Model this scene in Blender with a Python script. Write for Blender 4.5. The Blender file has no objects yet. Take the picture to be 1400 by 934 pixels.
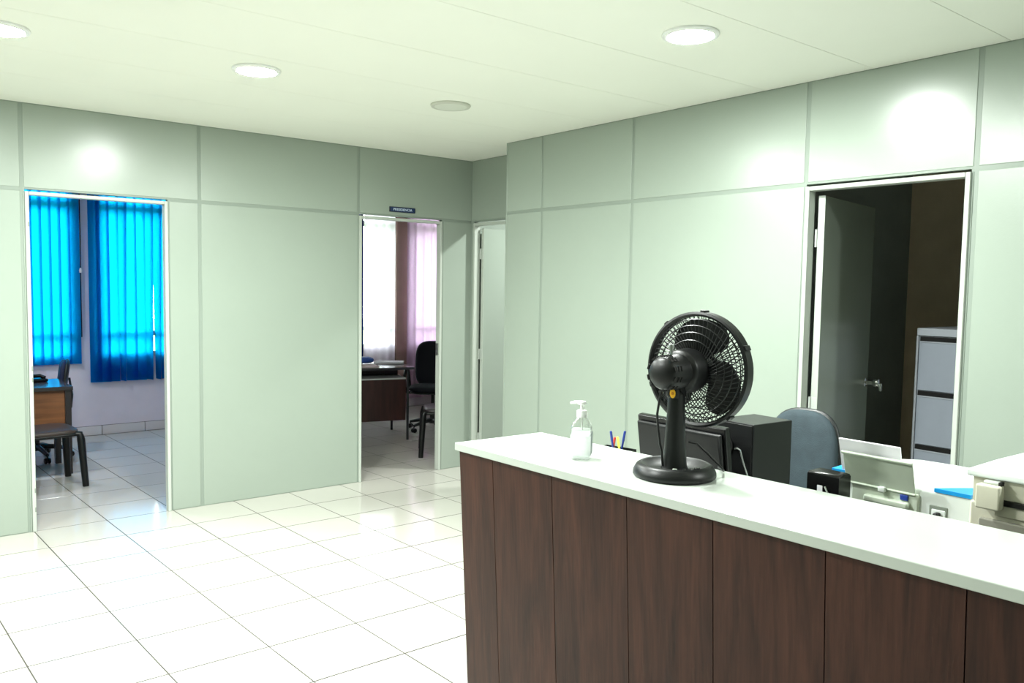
import bpy, bmesh, math, random
from mathutils import Matrix, Vector
random.seed(7)
S = bpy.context.scene
COL = S.collection
PI = math.pi
R = math.radians

# ------------------------------------------------------------------ camera, world, exposure
def setup_camera():
    yaw, pit, rol, h, f = 0.6742, -0.0687, 0.0158, 1.5758, 1115.99
    fw = Vector((math.sin(yaw)*math.cos(pit), math.cos(yaw)*math.cos(pit), math.sin(pit)))
    rt = Vector((math.cos(yaw), -math.sin(yaw), 0)); up = rt.cross(fw)
    r2 = math.cos(rol)*rt + math.sin(rol)*up
    u2 = -math.sin(rol)*rt + math.cos(rol)*up
    cd = bpy.data.cameras.new('camera'); co = bpy.data.objects.new('camera', cd); COL.objects.link(co)
    cd.sensor_fit = 'HORIZONTAL'; cd.sensor_width = 36; cd.lens = f/1400*36
    cd.clip_start = 0.05; cd.clip_end = 200
    m = Matrix((r2, u2, -fw)).transposed().to_4x4(); m.translation = (0, 0, h)
    co.matrix_world = m
    S.camera = co
setup_camera()
LAMP = 560.0          # emission of a lit ceiling disc
SKY = 15.0             # daylight outside the windows
w = bpy.data.worlds.new('daylight'); S.world = w; w.use_nodes = True
bg = w.node_tree.nodes['Background']; bg.inputs[0].default_value = (0.86, 0.95, 1.0, 1); bg.inputs[1].default_value = SKY
S.view_settings.view_transform = 'Standard'; S.view_settings.look = 'None'
S.view_settings.exposure = 0.42; S.view_settings.gamma = 1.0; S.view_settings.use_curve_mapping = False

# ------------------------------------------------------------------ materials
def lin(c):
    return tuple(((v/255/12.92) if v/255 <= .04045 else ((v/255+.055)/1.055)**2.4) for v in c) + (1,)
MATS = {}
def mat(name, rgb, rough=.5, spec=.5, metal=0, var=0, vscale=(6, 6, 6), bump=0, bscale=60, rgb2=None, coat=0, emit=None, estr=0):
    m = bpy.data.materials.new(name); m.use_nodes = True; nt = m.node_tree; n = nt.nodes; l = nt.links
    p = n['Principled BSDF']; p.inputs['Base Color'].default_value = lin(rgb)
    p.inputs['Roughness'].default_value = rough; p.inputs['Specular IOR Level'].default_value = spec
    p.inputs['Metallic'].default_value = metal; p.inputs['Coat Weight'].default_value = coat
    if emit: p.inputs['Emission Color'].default_value = tuple(emit)+(1,); p.inputs['Emission Strength'].default_value = estr
    tc = n.new('ShaderNodeTexCoord')
    if var or rgb2:
        mp = n.new('ShaderNodeMapping'); mp.inputs['Scale'].default_value = vscale
        no = n.new('ShaderNodeTexNoise'); no.inputs['Scale'].default_value = 1; no.inputs['Detail'].default_value = 6
        rp = n.new('ShaderNodeValToRGB'); a = lin(rgb); b = lin(rgb2) if rgb2 else tuple(v*(1-var) for v in a[:3])+(1,)
        rp.color_ramp.elements[0].color = b; rp.color_ramp.elements[1].color = a
        rp.color_ramp.elements[0].position = .3; rp.color_ramp.elements[1].position = .7
        l.new(tc.outputs['Object'], mp.inputs[0]); l.new(mp.outputs[0], no.inputs[0]); l.new(no.outputs[0], rp.inputs[0]); l.new(rp.outputs[0], p.inputs['Base Color'])
    if bump:
        nb = n.new('ShaderNodeTexNoise'); nb.inputs['Scale'].default_value = bscale; nb.inputs['Detail'].default_value = 3
        bp = n.new('ShaderNodeBump'); bp.inputs['Strength'].default_value = bump; bp.inputs['Distance'].default_value = .01
        l.new(tc.outputs['Object'], nb.inputs[0]); l.new(nb.outputs[0], bp.inputs['Height']); l.new(bp.outputs[0], p.inputs['Normal'])
    MATS[name] = m; return m
mat('panel', (150, 161, 150), .25, .6, var=.03, vscale=(1.5, 1.5, 1.5), bump=.03, bscale=160)
mat('joint', (134, 145, 135), .4, .4)
mat('frame', (180, 187, 178), .4, .5)
mat('plaster', (214, 214, 206), .8, .3, var=.05, bump=.05, bscale=40)
mat('plaster_lilac', (214, 205, 212), .8, .3, var=.06, bump=.05, bscale=40)
mat('plaster_shaded', (176, 146, 138), .75, .3, var=.08, bump=.05, bscale=40)
mat('plaster_tan', (240, 220, 190), .8, .3, var=.08, bump=.05, bscale=40)
mat('plaster_slate', (166, 176, 172), .8, .3, var=.05, bump=.04, bscale=40)
mat('ceiling', (238, 240, 230), .7, .3, var=.02, vscale=(2, 2, 2))
mat('grout', (74, 72, 68), .9, .2)
mat('tile', (187, 185, 177), .10, .5, var=.03, vscale=(3, 3, 3))
mat('skirting', (205, 200, 200), .3, .5)
mat('counter_top', (186, 193, 186), .16, .5, var=.02, vscale=(5, 5, 5))
mat('black_plastic', (11, 12, 13), .42, .35, bump=.02, bscale=300)
mat('black_gloss', (13, 14, 15), .25, .4)
mat('black_satin', (14, 16, 16), .38, .35)
mat('blade', (13, 14, 15), .35, .4)
mat('grille_wire', (20, 22, 22), .35, .4)
mat('yellow', (245, 186, 30), .5, .4)
mat('yellow_dark', (200, 130, 10), .5, .4)
mat('white_plastic', (238, 240, 238), .35, .5)
mat('printer_white', (226, 232, 228), .35, .5)
mat('printer_grey', (186, 196, 180), .45, .4)
mat('printer_grey_dark', (128, 136, 126), .5, .4)
mat('blue_plastic', (28, 150, 222), .35, .5)
mat('navy_plastic', (32, 58, 140), .4, .5)
mat('beige_plastic', (205, 202, 184), .5, .4, bump=.02, bscale=250)
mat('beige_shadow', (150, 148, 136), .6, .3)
mat('dark_gap', (28, 28, 27), .7, .2)
mat('paper', (236, 234, 240), .8, .2)
mat('paper_pink', (226, 208, 212), .8, .2)
mat('chair_fabric', (54, 66, 72), .75, .25, var=.2, vscale=(25, 25, 25), bump=.25, bscale=350)
mat('chair_shell', (20, 24, 26), .45, .5)
mat('dark_fabric', (22, 24, 30), .85, .2, bump=.25, bscale=300)
mat('navy_fabric', (26, 34, 62), .7, .3, bump=.2, bscale=300)
mat('steel', (176, 180, 178), .3, .5, metal=1)
mat('chrome', (215, 218, 216), .15, .5, metal=1)
mat('zinc', (196, 202, 196), .45, .5, metal=.4)
mat('cabinet_grey', (158, 166, 178), .45, .5, var=.06, vscale=(8, 8, 8), bump=.02, bscale=90)
mat('cabinet_frame', (172, 178, 186), .45, .5)
mat('sign_navy', (26, 46, 84), .35, .5)
mat('sign_edge', (16, 26, 44), .35, .5)
mat('sign_text', (190, 204, 222), .5, .4)
mat('dark_wood', (46, 30, 24), .45, .4, rgb2=(30, 19, 16), vscale=(30, 30, 2.5))
mat('desk_edge', (36, 30, 32), .3, .5)
mat('desk_top', (62, 60, 66), .18, .5)
mat('desk_wood', (142, 92, 54), .45, .4, rgb2=(112, 68, 38), vscale=(3, 30, 40))
mat('desk_wood_dark', (66, 36, 32), .4, .4, rgb2=(44, 24, 22), vscale=(22, 22, 3))
mat('desk_grey', (190, 194, 190), .4, .4)
mat('seat_brown', (58, 48, 44), .4, .4)
mat('blue_bag', (46, 84, 168), .5, .4, bump=.2, bscale=50)
mat('pen_blue', (28, 48, 120), .35, .5)
mat('pen_red', (196, 60, 50), .35, .5)
mat('pen_yellow', (222, 226, 90), .35, .5)
mat('lamp_ring', (196, 198, 186), .5, .4)
mat('lamp_off', (212, 216, 204), .5, .4)
mat('grass', (96, 128, 62), .9, .2, var=.4, vscale=(2, 2, 2))
mat('gel_label', (240, 242, 242), .5, .4)
mat('label_edge', (120, 128, 128), .5, .4)
mat('lamp_lit', (240, 245, 235), .5, .3, emit=(.95, 1.0, .955), estr=LAMP)
mat('fill_lamp', (240, 240, 245), .5, .3, emit=(.82, .86, 1.0), estr=LAMP*.5)

def wood_mat():
    m = bpy.data.materials.new('wenge_board'); m.use_nodes = True; nt = m.node_tree; n = nt.nodes; l = nt.links
    p = n['Principled BSDF']; p.inputs['Roughness'].default_value = .42; p.inputs['Specular IOR Level'].default_value = .22
    tc = n.new('ShaderNodeTexCoord'); oi = n.new('ShaderNodeObjectInfo')
    ad = n.new('ShaderNodeVectorMath'); ad.operation = 'MULTIPLY_ADD'
    cx = n.new('ShaderNodeCombineXYZ'); l.new(oi.outputs['Random'], cx.inputs[1]); l.new(oi.outputs['Random'], cx.inputs[2])
    l.new(cx.outputs[0], ad.inputs[0]); ad.inputs[1].default_value = (9, 9, 9); l.new(tc.outputs['Object'], ad.inputs[2])
    mp = n.new('ShaderNodeMapping'); mp.inputs['Scale'].default_value = (14, 14, 1.3); l.new(ad.outputs[0], mp.inputs[0])
    no = n.new('ShaderNodeTexNoise'); no.inputs['Scale'].default_value = 1.0; no.inputs['Detail'].default_value = 8; no.inputs['Distortion'].default_value = 1.6
    l.new(mp.outputs[0], no.inputs[0])
    m2 = n.new('ShaderNodeMapping'); m2.inputs['Scale'].default_value = (140, 140, 5); l.new(ad.outputs[0], m2.inputs[0])
    n2 = n.new('ShaderNodeTexNoise'); n2.inputs['Scale'].default_value = 1.0; n2.inputs['Detail'].default_value = 4; l.new(m2.outputs[0], n2.inputs[0])
    mx = n.new('ShaderNodeMath'); mx.operation = 'MULTIPLY_ADD'; l.new(n2.outputs[0], mx.inputs[0]); mx.inputs[1].default_value = .45; l.new(no.outputs[0], mx.inputs[2])
    rp = n.new('ShaderNodeValToRGB'); l.new(mx.outputs[0], rp.inputs[0])
    e = rp.color_ramp.elements; e[0].position = .45; e[0].color = lin((36, 21, 18)); e[1].position = .95; e[1].color = lin((70, 42, 33))
    l.new(rp.outputs[0], p.inputs['Base Color'])
    b = n.new('ShaderNodeBump'); b.inputs['Strength'].default_value = .08; b.inputs['Distance'].default_value = .004; l.new(n2.outputs[0], b.inputs['Height']); l.new(b.outputs[0], p.inputs['Normal'])
    MATS['wenge'] = m
wood_mat()
def thin_mat(name, rgb, trans, mixf, gloss=0.0, rough=.5):
    """cloth or thin plastic: diffuse + translucent"""
    m = bpy.data.materials.new(name); m.use_nodes = True; nt = m.node_tree; n = nt.nodes; l = nt.links
    n.remove(n['Principled BSDF']); out = n['Material Output']
    d = n.new('ShaderNodeBsdfDiffuse'); t = n.new('ShaderNodeBsdfTranslucent'); mx = n.new('ShaderNodeMixShader')
    tc = n.new('ShaderNodeTexCoord'); mp = n.new('ShaderNodeMapping'); mp.inputs['Scale'].default_value = (40, 40, 90)
    no = n.new('ShaderNodeTexNoise'); no.inputs['Scale'].default_value = 1; no.inputs['Detail'].default_value = 3
    rp = n.new('ShaderNodeValToRGB'); a = lin(trans); rp.color_ramp.elements[0].color = tuple(v*.8 for v in a[:3])+(1,); rp.color_ramp.elements[1].color = a
    l.new(tc.outputs['Object'], mp.inputs[0]); l.new(mp.outputs[0], no.inputs[0]); l.new(no.outputs[0], rp.inputs[0]); l.new(rp.outputs[0], t.inputs[0])
    d.inputs[0].default_value = lin(rgb); mx.inputs[0].default_value = mixf
    l.new(d.outputs[0], mx.inputs[1]); l.new(t.outputs[0], mx.inputs[2]); l.new(mx.outputs[0], out.inputs[0]); MATS[name] = m
thin_mat('blind_blue', (12, 36, 130), (58, 218, 255), .72)
thin_mat('blind_navy', (16, 30, 84), (14, 50, 150), .25)
thin_mat('sheer_white', (236, 230, 236), (252, 245, 249), .75)
thin_mat('sheer_lilac', (220, 198, 216), (222, 192, 216), .44)
def glass_mat(name, tint, gl=.08, rough=.02):
    m = bpy.data.materials.new(name); m.use_nodes = True; nt = m.node_tree; n = nt.nodes; l = nt.links
    n.remove(n['Principled BSDF']); out = n['Material Output']
    t = n.new('ShaderNodeBsdfTransparent'); t.inputs[0].default_value = tint+(1,); g = n.new('ShaderNodeBsdfGlossy'); g.inputs['Roughness'].default_value = rough
    fr = n.new('ShaderNodeLayerWeight'); fr.inputs[0].default_value = .35; ma = n.new('ShaderNodeMath'); ma.operation = 'MULTIPLY_ADD'; ma.inputs[1].default_value = .6; ma.inputs[2].default_value = gl
    mx = n.new('ShaderNodeMixShader'); l.new(fr.outputs['Facing'], ma.inputs[0]); l.new(ma.outputs[0], mx.inputs[0]); l.new(t.outputs[0], mx.inputs[1]); l.new(g.outputs[0], mx.inputs[2]); l.new(mx.outputs[0], out.inputs[0]); MATS[name] = m
glass_mat('window_glass', (.94, .97, .96), .04)
glass_mat('clear_plastic', (.985, .99, .985), .03, .08)
thin_mat('sanitizer_label', (246, 248, 248), (250, 252, 252), .5)
def gel_mat():
    m = bpy.data.materials.new('gel'); m.use_nodes = True; nt = m.node_tree; n = nt.nodes; l = nt.links
    n.remove(n['Principled BSDF']); out = n['Material Output']
    t = n.new('ShaderNodeBsdfTransparent'); t.inputs[0].default_value = (.99, 1, .995, 1); d = n.new('ShaderNodeBsdfTranslucent'); d.inputs[0].default_value = (.97, 1, .99, 1)
    mx = n.new('ShaderNodeMixShader'); mx.inputs[0].default_value = .45; l.new(t.outputs[0], mx.inputs[1]); l.new(d.outputs[0], mx.inputs[2]); l.new(mx.outputs[0], out.inputs[0]); MATS['gel'] = m
gel_mat()

# ------------------------------------------------------------------ mesh helpers
class MB:
    def __init__(s): s.bm = bmesh.new()
    def add(s, tmp, M=None):
        me = bpy.data.meshes.new('tmp'); tmp.to_mesh(me); tmp.free()
        if M is not None: me.transform(M)
        s.bm.from_mesh(me); bpy.data.meshes.remove(me); return s
    def box(s, c, d, bev=0, seg=1, M=None):
        t = bmesh.new(); bmesh.ops.create_cube(t, size=1)
        for v in t.verts: v.co = Vector((v.co.x*d[0], v.co.y*d[1], v.co.z*d[2]))
        if bev: bmesh.ops.bevel(t, geom=list(t.edges), offset=min(bev, min(d)*.45), segments=seg, profile=.5, affect='EDGES')
        T = Matrix.Translation(c)
        return s.add(t, T @ M if M is not None else T)
    def span(s, x0, x1, y0, y1, z0, z1, bev=0, seg=1):
        return s.box(((x0+x1)/2, (y0+y1)/2, (z0+z1)/2), (abs(x1-x0), abs(y1-y0), abs(z1-z0)), bev, seg)
    def hexa(s, pts):            # 4 bottom, 4 top
        t = bmesh.new(); v = [t.verts.new(p) for p in pts]
        for f in ((3, 2, 1, 0), (4, 5, 6, 7), (0, 1, 5, 4), (1, 2, 6, 5), (2, 3, 7, 6), (3, 0, 4, 7)): t.faces.new([v[i] for i in f])
        bmesh.ops.recalc_face_normals(t, faces=t.faces); return s.add(t)
    def prism(s, poly, z0, z1, M=None, bev=0):
        t = bmesh.new(); a = [t.verts.new((x, y, z0)) for x, y in poly]; b = [t.verts.new((x, y, z1)) for x, y in poly]; n = len(poly)
        t.faces.new(a[::-1]); t.faces.new(b)
        for i in range(n): t.faces.new((a[i], a[(i+1) % n], b[(i+1) % n], b[i]))
        bmesh.ops.recalc_face_normals(t, faces=t.faces)
        if bev: bmesh.ops.bevel(t, geom=[e for e in t.edges if abs(e.verts[0].co.z-e.verts[1].co.z) < 1e-6], offset=bev, segments=2, profile=.5, affect='EDGES')
        return s.add(t, M)
    def tube(s, pts, r, seg=8, closed=False, M=None, squash=None):
        pts = [Vector(p) for p in pts]; n = len(pts); rr = r if isinstance(r, (list, tuple)) else [r]*n
        t = bmesh.new(); rings = []; up = None
        for i in range(n):
            d = (pts[(i+1) % n]-pts[i-1]) if closed else (pts[min(i+1, n-1)]-pts[max(i-1, 0)])
            d.normalize()
            if up is None:
                up = Vector((0, 0, 1)) if abs(d.z) < .9 else Vector((1, 0, 0))
            a = up-d*up.dot(d)
            if a.length < 1e-6: a = Vector((1, 0, 0))
            a.normalize(); up = a; b = d.cross(a); q = squash or (1, 1)
            rings.append([t.verts.new(pts[i]+(a*math.cos(k*2*PI/seg)*q[0]+b*math.sin(k*2*PI/seg)*q[1])*rr[i]) for k in range(seg)])
        for i in range(n if closed else n-1):
            A, B = rings[i], rings[(i+1) % n]
            for k in range(seg): t.faces.new((A[k], A[(k+1) % seg], B[(k+1) % seg], B[k]))
        if not closed: t.faces.new(rings[0][::-1]); t.faces.new(rings[-1])
        bmesh.ops.recalc_face_normals(t, faces=t.faces); return s.add(t, M)
    def lathe(s, prof, seg=32, M=None, shape=None):
        t = bmesh.new(); rings = []
        for r, z in prof:
            if r < 1e-6: rings.append([t.verts.new((0, 0, z))])
            else:
                ring = []
                for k in range(seg):
                    a = 2*PI*k/seg; q = shape(a) if shape else 1
                    ring.append(t.verts.new((r*q*math.cos(a), r*q*math.sin(a), z)))
                rings.append(ring)
        for A, B in zip(rings, rings[1:]):
            for k in range(seg):
                j = (k+1) % seg
                if len(A) == 1 and len(B) > 1: t.faces.new((A[0], B[j], B[k]))
                elif len(B) == 1 and len(A) > 1: t.faces.new((A[k], A[j], B[0]))
                elif len(A) > 1: t.faces.new((A[k], A[j], B[j], B[k]))
        bmesh.ops.recalc_face_normals(t, faces=t.faces); return s.add(t, M)
    def cushion(s, w, h, th, rad=.35, bend=0, M=None, n=40, power=6):
        """padded slab in the XZ plane, thickness along Y, bent about Z; superellipse outline"""
        t = bmesh.new(); out = []
        for k in range(n):
            a = 2*PI*k/n; c, q = math.cos(a), math.sin(a); e = 2*rad
            out.append((math.copysign(abs(c)**e, c)*w/2, math.copysign(abs(q)**e, q)*h/2))
        ss = [1, .985, .95, .88, .7, .45, .2]
        def ring(sc, sign): return [t.verts.new((x*sc, sign*th/2*max(0, 1-sc**power)**.5 + bend*(x*sc)**2, z*sc)) for x, z in out]
        f = [ring(sc, -1) for sc in ss]; b = [f[0]]+[ring(sc, 1) for sc in ss[1:]]
        for R_ in (f, b):
            for A, B in zip(R_, R_[1:]):
                for k in range(n): t.faces.new((A[k], A[(k+1) % n], B[(k+1) % n], B[k]))
            t.faces.new(R_[-1])
        bmesh.ops.recalc_face_normals(t, faces=t.faces); return s.add(t, M)
    def mesh(s, name, sharp=35):
        me = bpy.data.meshes.new(name); s.bm.to_mesh(me); s.bm.free()
        for p in me.polygons: p.use_smooth = True
        me.set_sharp_from_angle(angle=R(sharp)); return me
    def build(s, name, m, parent=None, loc=None, sharp=50):
        me = s.mesh(name, sharp); me.materials.append(MATS[m]); o = link(name, me, parent, loc)
        if 8 < len(me.polygons) < 6000:
            wn = o.modifiers.new('weighted_normal', 'WEIGHTED_NORMAL'); wn.keep_sharp = True; wn.weight = 90
        return o
def link(name, me, parent=None, loc=None):
    o = bpy.data.objects.new(name, me); COL.objects.link(o)
    if parent: o.parent = parent
    if loc: o.location = loc
    return o
def tag(o, label, cat, group=None, kind=None):
    o['label'] = label; o['category'] = cat
    if group: o['group'] = group
    if kind: o['kind'] = kind
    return o
def thing(name, loc, rz, label, cat, group=None, kind=None):
    o = bpy.data.objects.new(name, None); o.empty_display_size = .1; COL.objects.link(o); o.location = loc; o.rotation_euler = (0, 0, rz)
    return tag(o, label, cat, group, kind)
def struct(o, label, cat): return tag(o, label, cat, kind='structure')
def B(*a, **k): return MB().span(*a, **k)
RX = lambda a: Matrix.Rotation(a, 4, 'X'); RY = lambda a: Matrix.Rotation(a, 4, 'Y'); RZ = lambda a: Matrix.Rotation(a, 4, 'Z'); T = lambda *p: Matrix.Translation(p)

# ------------------------------------------------------------------ key dimensions
YA, XB, XC, YE, H, ZT = 5.731, 3.777, 4.113, 4.826, 2.625, 2.11
XL, YF = -2.3, -2.6            # walls beside and behind the camera
YO = 9.0                       # outer wall with windows
XO = 6.6                       # far right
WT = .045

# ------------------------------------------------------------------ floor and ceiling
floor = B(XL-.1, XO+.2, YF-.1, YO+.25, -.12, -.0007).build('floor', 'grout'); struct(floor, 'white glossy tiled floor running through the lobby and offices', 'floor')
PX, PY, SH = .416, .4035, -.0488
def tile_corner(i, j):
    y = 4.13+PY*j; return (.466+PX*i+SH*(y-4.13), y)
def tile_verts(i, j, g=.0030, gy=.0042):
    pts = []
    for (di, dj, sx, sy) in ((0, 0, 1, 1), (1, 0, -1, 1), (1, 1, -1, -1), (0, 1, 1, -1)):
        x, y = tile_corner(i+di, j+dj); pts.append((x+sx*g, y+sy*gy))
    return pts
x0, y0 = tile_corner(0, 0)
tb = MB(); P4 = tile_verts(0, 0)
tb.prism([(x-x0, y-y0) for x, y in P4], -.009, 0, bev=.0005)
tile_me = tb.mesh('floor_tile', 5); tile_me.materials.append(MATS['tile'])
rest = MB(); cnt = 0
for j in range(-17, 13):
    for i in range(-8, 16):
        x, y = tile_corner(i, j); xc, yc = x+.2, y+.2
        if x < XL-.02 or x+PX > XO+.12 or y < YF-.05 or y+PY > YO+.2: continue
        ang = math.degrees(math.atan2(xc, yc)) if yc > -.5 else 999
        vis = (-1 <= i <= 9 and -6 <= j <= 3 and 3 < ang < 52) or (j >= 3 and 4 < ang < 36)
        if vis and cnt < 290:
            link('floor_tile', tile_me, floor, (x, y, 0)); cnt += 1
        else:
            rest.prism(tile_verts(i, j), -.009, 0)
o = rest.build('floor_tile_field', 'tile', floor, sharp=5); o['kind'] = 'stuff'

ceil = B(XL-.1, XO+.2, YF-.1, YO+.25, H+.012, H+.12).build('ceiling', 'ceiling'); struct(ceil, 'white boarded ceiling with faint parallel joints', 'ceiling')
yb = 1.432-.59*7
k = 0
while yb < YO+.2:
    a, b = max(yb+.0012, YF-.1), min(yb+.59-.0012, YO+.25)
    if b-a > .05: B(XL-.1, XO+.2, a, b, H, H+.014, bev=.0008).build('ceiling_board', 'ceiling', ceil)
    yb += .59

# ------------------------------------------------------------------ partition walls
def partition(name, axis, plane, thick, u0, u1, openings, seams_lo, seams_hi, label, inward):
    """steel-framed panel partition. axis 'x': runs along x at y=plane; axis 'y': runs along y at x=plane.
       inward: +1 / -1 sign of the direction the hidden back lies in."""
    core = MB(); d = inward
    def bx(mb, a, b, z0, z1, n0, n1, bev=0):
        lo, hi = sorted((plane+d*n0, plane+d*n1))
        if axis == 'x': mb.span(a, b, lo, hi, z0, z1, bev=bev)
        else: mb.span(lo, hi, a, b, z0, z1, bev=bev)
    ops = sorted(openings); cur = u0
    for a, b in ops:
        if a > cur: bx(core, cur, a, 0, ZT, .003, thick)
        cur = b
    if u1 > cur: bx(core, cur, u1, 0, ZT, .003, thick)
    bx(core, u0, u1, ZT, H, .003, thick)
    o = core.build(name, 'joint'); struct(o, label, 'wall')
    G = .011
    def panels(seams, z0, z1, lo):
        for a, b in zip(seams, seams[1:]):
            if lo and any(a < (p+q)/2 < b for p, q in ops): continue
            mb = MB(); bx(mb, a+G, b-G, z0+(.004 if lo else G), z1-(G if lo else .004), 0, .012, bev=.002)
            mb.build('wall_panel', 'panel', o)
            mb = MB(); bx(mb, a+G, b-G, z0+(.004 if lo else G), z1-(G if lo else .004), thick-.009, thick+.003, bev=.002)
            mb.build('wall_panel', 'panel', o)
    panels(seams_lo, 0, ZT, True); panels(seams_hi, ZT, H, False)
    return o
def strips(u0, u1, inner): return [u0]+[s for s in inner if u0 < s < u1]+[u1]
# back wall A
D1 = (.795, 1.622); D2 = (3.044, 3.815)
partition('wall_back', 'x', YA, WT, XL, XC+.02, [D1, D2], strips(XL, XC+.02, [-1.65, -.43, .782, *D1, 1.831, *D2]),
          strips(XL, XC+.02, [-1.65, -.43, .782, 1.831, 3.04]), 'sage green panelled partition with two open office doorways', 1)
# right wall B
D4 = (1.560, 2.350)
wr = partition('wall_right', 'y', XB, WT, YF, YE-.016, [D4], strips(YF, YE-.005, [-2.1, -.9, .32, 1.542, *D4, 3.552, 4.413]),
          strips(YF, YE-.005, [-2.1, -.9, .32, 1.542, 2.354, 3.552, 4.413]), 'sage green panelled partition behind the reception counter with a dark doorway', 1)
# return and recess walls
B(XB-.001, XB+WT+.004, YE-.0158, YE, 0, H, bev=.002).build('end_post', 'panel', wr)
o = B(XB+WT+.0045, XC+WT, YE-WT, YE-.001, 0, H).build('wall_return', 'panel'); struct(o, 'short sage green return closing the end of the right partition', 'wall')
D3 = (4.90, 5.690)
partition('wall_recess', 'y', XC, WT, YE, YA+WT, [D3], strips(YE, YA, [*D3]), [YE, YA], 'sage green recess wall holding the far office door', 1)
# walls out of the picture and of the other rooms
def plain(name, a, m, label): o = B(*a).build(name, m); return struct(o, label, 'wall')
plain('wall_left', (XL-.1, XL, YF-.1, YO, 0, H), 'panel', 'plain sage wall beside the lobby and left office')
plain('wall_front', (XL-.1, XB+.6, YF-.1, YF, 0, H), 'panel', 'plain sage wall facing the panelled back partition')
plain('wall_divider', (2.86, 2.92, YA+WT, YO, 0, H), 'plaster_lilac', 'pale plaster wall between the two back offices')
plain('wall_far_right', (XO, XO+.1, YF, YO, 0, H), 'plaster_lilac', 'pale plaster end wall of the pink-lit office')
plain('wall_office_back', (XC+WT, XO, YA, YA+WT, 0, H), 'panel', 'sage partition between the recess office and the pink-lit office')
plain('wall_store_side', (XB+WT, 6.1, 2.88, 2.94, 0, H), 'plaster_slate', 'dark slate grey side wall inside the file room')
plain('wall_store_back', (6.0, 6.06, -.4, 2.88, 0, H), 'plaster_tan', 'tan plaster wall behind the filing cabinet')
plain('wall_store_front', (XB+WT, 6.06, -.46, -.4, 0, H), 'plaster_slate', 'slate grey wall closing the file room')

# outer wall with four window openings
WIN = [(.45, 1.66), (1.865, 2.78), (4.25, 5.28), (5.462, 6.42)]
ZS, ZH = .78, 2.52
ow = MB(); cur = XL
for a, b in WIN:
    ow.span(cur, a, YO, YO+.16, 0, H); ow.span(a, b, YO, YO+.16, 0, ZS); ow.span(a, b, YO, YO+.16, ZH, H); cur = b
ow.span(cur, XO+.1, YO, YO+.16, 0, H)
struct(ow.build('wall_outer', 'plaster_lilac'), 'pale plaster outer wall with curtained and blind-covered windows', 'wall')
struct(B(5.29, 5.452, YO-.03, YO, 0, H).build('trim_1', 'plaster_shaded'), 'pier between the two pink-lit windows, coloured brown for its shade', 'pier')  # wall pier in shade: the brown colour carries the shading
for i, (a, b) in enumerate(WIN):
    fr = MB(); F = .05
    fr.span(a, a+F, YO+.01, YO+.05, ZS, ZH); fr.span(b-F, b, YO+.01, YO+.05, ZS, ZH); fr.span(a+F, b-F, YO+.01, YO+.05, ZS, ZS+F); fr.span(a+F, b-F, YO+.01, YO+.05, ZH-F, ZH)
    wo = fr.build('window_%d' % (i+1), 'frame'); struct(wo, ['window behind the narrow blue blind', 'window behind the wide blue blind', 'bright window behind the white sheer curtain', 'window behind the lilac curtain'][i], 'window')
    B(a+F, b-F, YO+.012, YO+.048, 2.27, 2.34).build('window_bar', 'frame', wo)
    B(a+F, b-F, YO+.012, YO+.048, .995, 1.045).build('window_bar', 'frame', wo)
    for z0, z1 in ((ZS+F, .995), (1.045, 2.27), (2.34, ZH-F)):
        B(a+F, b-F, YO+.028, YO+.032, z0, z1).build('pane', 'window_glass', wo)
struct(B(-10, 20, YO+.3, 40, -.4, -.25).build('ground', 'grass'), 'grassy ground outside the windows', 'ground')
# tile skirting in the blue office
sk = B(XL, 2.86, YO-.004, YO, 0, .095).build('baseboard_outer', 'grout'); struct(sk, 'tile skirting below the blue blinds', 'skirting')
x = 2.86-.41*7-.16
while x < 2.86:
    B(max(x+.003, XL), min(x+.407, 2.857), YO-.012, YO-.002, .0, .092, bev=.002).build('skirting_tile', 'skirting', sk); x += .41

# ------------------------------------------------------------------ doors
def door(n, axis, plane, d, u0, u1, label, fw=.022):
    e = thing('door_%d' % n, (0, 0, 0), 0, label, 'door', kind='structure')
    def bx(a, b, z0, z1, n0, n1, name, m='frame', bev=.003, parent=e):
        lo, hi = sorted((plane+d*n0, plane+d*n1)); mb = MB()
        if axis == 'x': mb.span(a, b, lo, hi, z0, z1, bev=bev)
        else: mb.span(lo, hi, a, b, z0, z1, bev=bev)
        return mb.build(name, m, parent)
    ht = ZT-.012
    bx(u0, u0+fw, 0, ht, -.008, WT+.006, 'jamb'); bx(u1-fw, u1, 0, ht, -.008, WT+.006, 'jamb'); bx(u0+fw, u1-fw, ht-fw, ht, -.008, WT+.006, 'head')
    return e, bx
d1, bx1 = door(1, 'x', YA, 1, *D1, 'open doorway with pale metal frame into the blue-blind office')
for z in (.14, .26, .95, 1.02, 1.9): bx1(D1[0]+.014, D1[0]+.021, z-.014, z+.014, -.0095, -.007, 'hinge_leaf', 'printer_grey_dark', 0, d1)
d2, bx2 = door(2, 'x', YA, 1, *D2, 'open doorway with pale metal frame under the navy sign')
bx2(D2[1]-.033, D2[1]-.029, .98, 1.08, .005, .03, 'strike_plate', 'steel', 0, d2)
d3, bx3 = door(3, 'y', XC, 1, *D3, 'open door in the recess with a light grey green leaf')
d4, bx4 = door(4, 'y', XB, 1, *D4, 'open door with white edged leaf swung into the dark file room')
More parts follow.
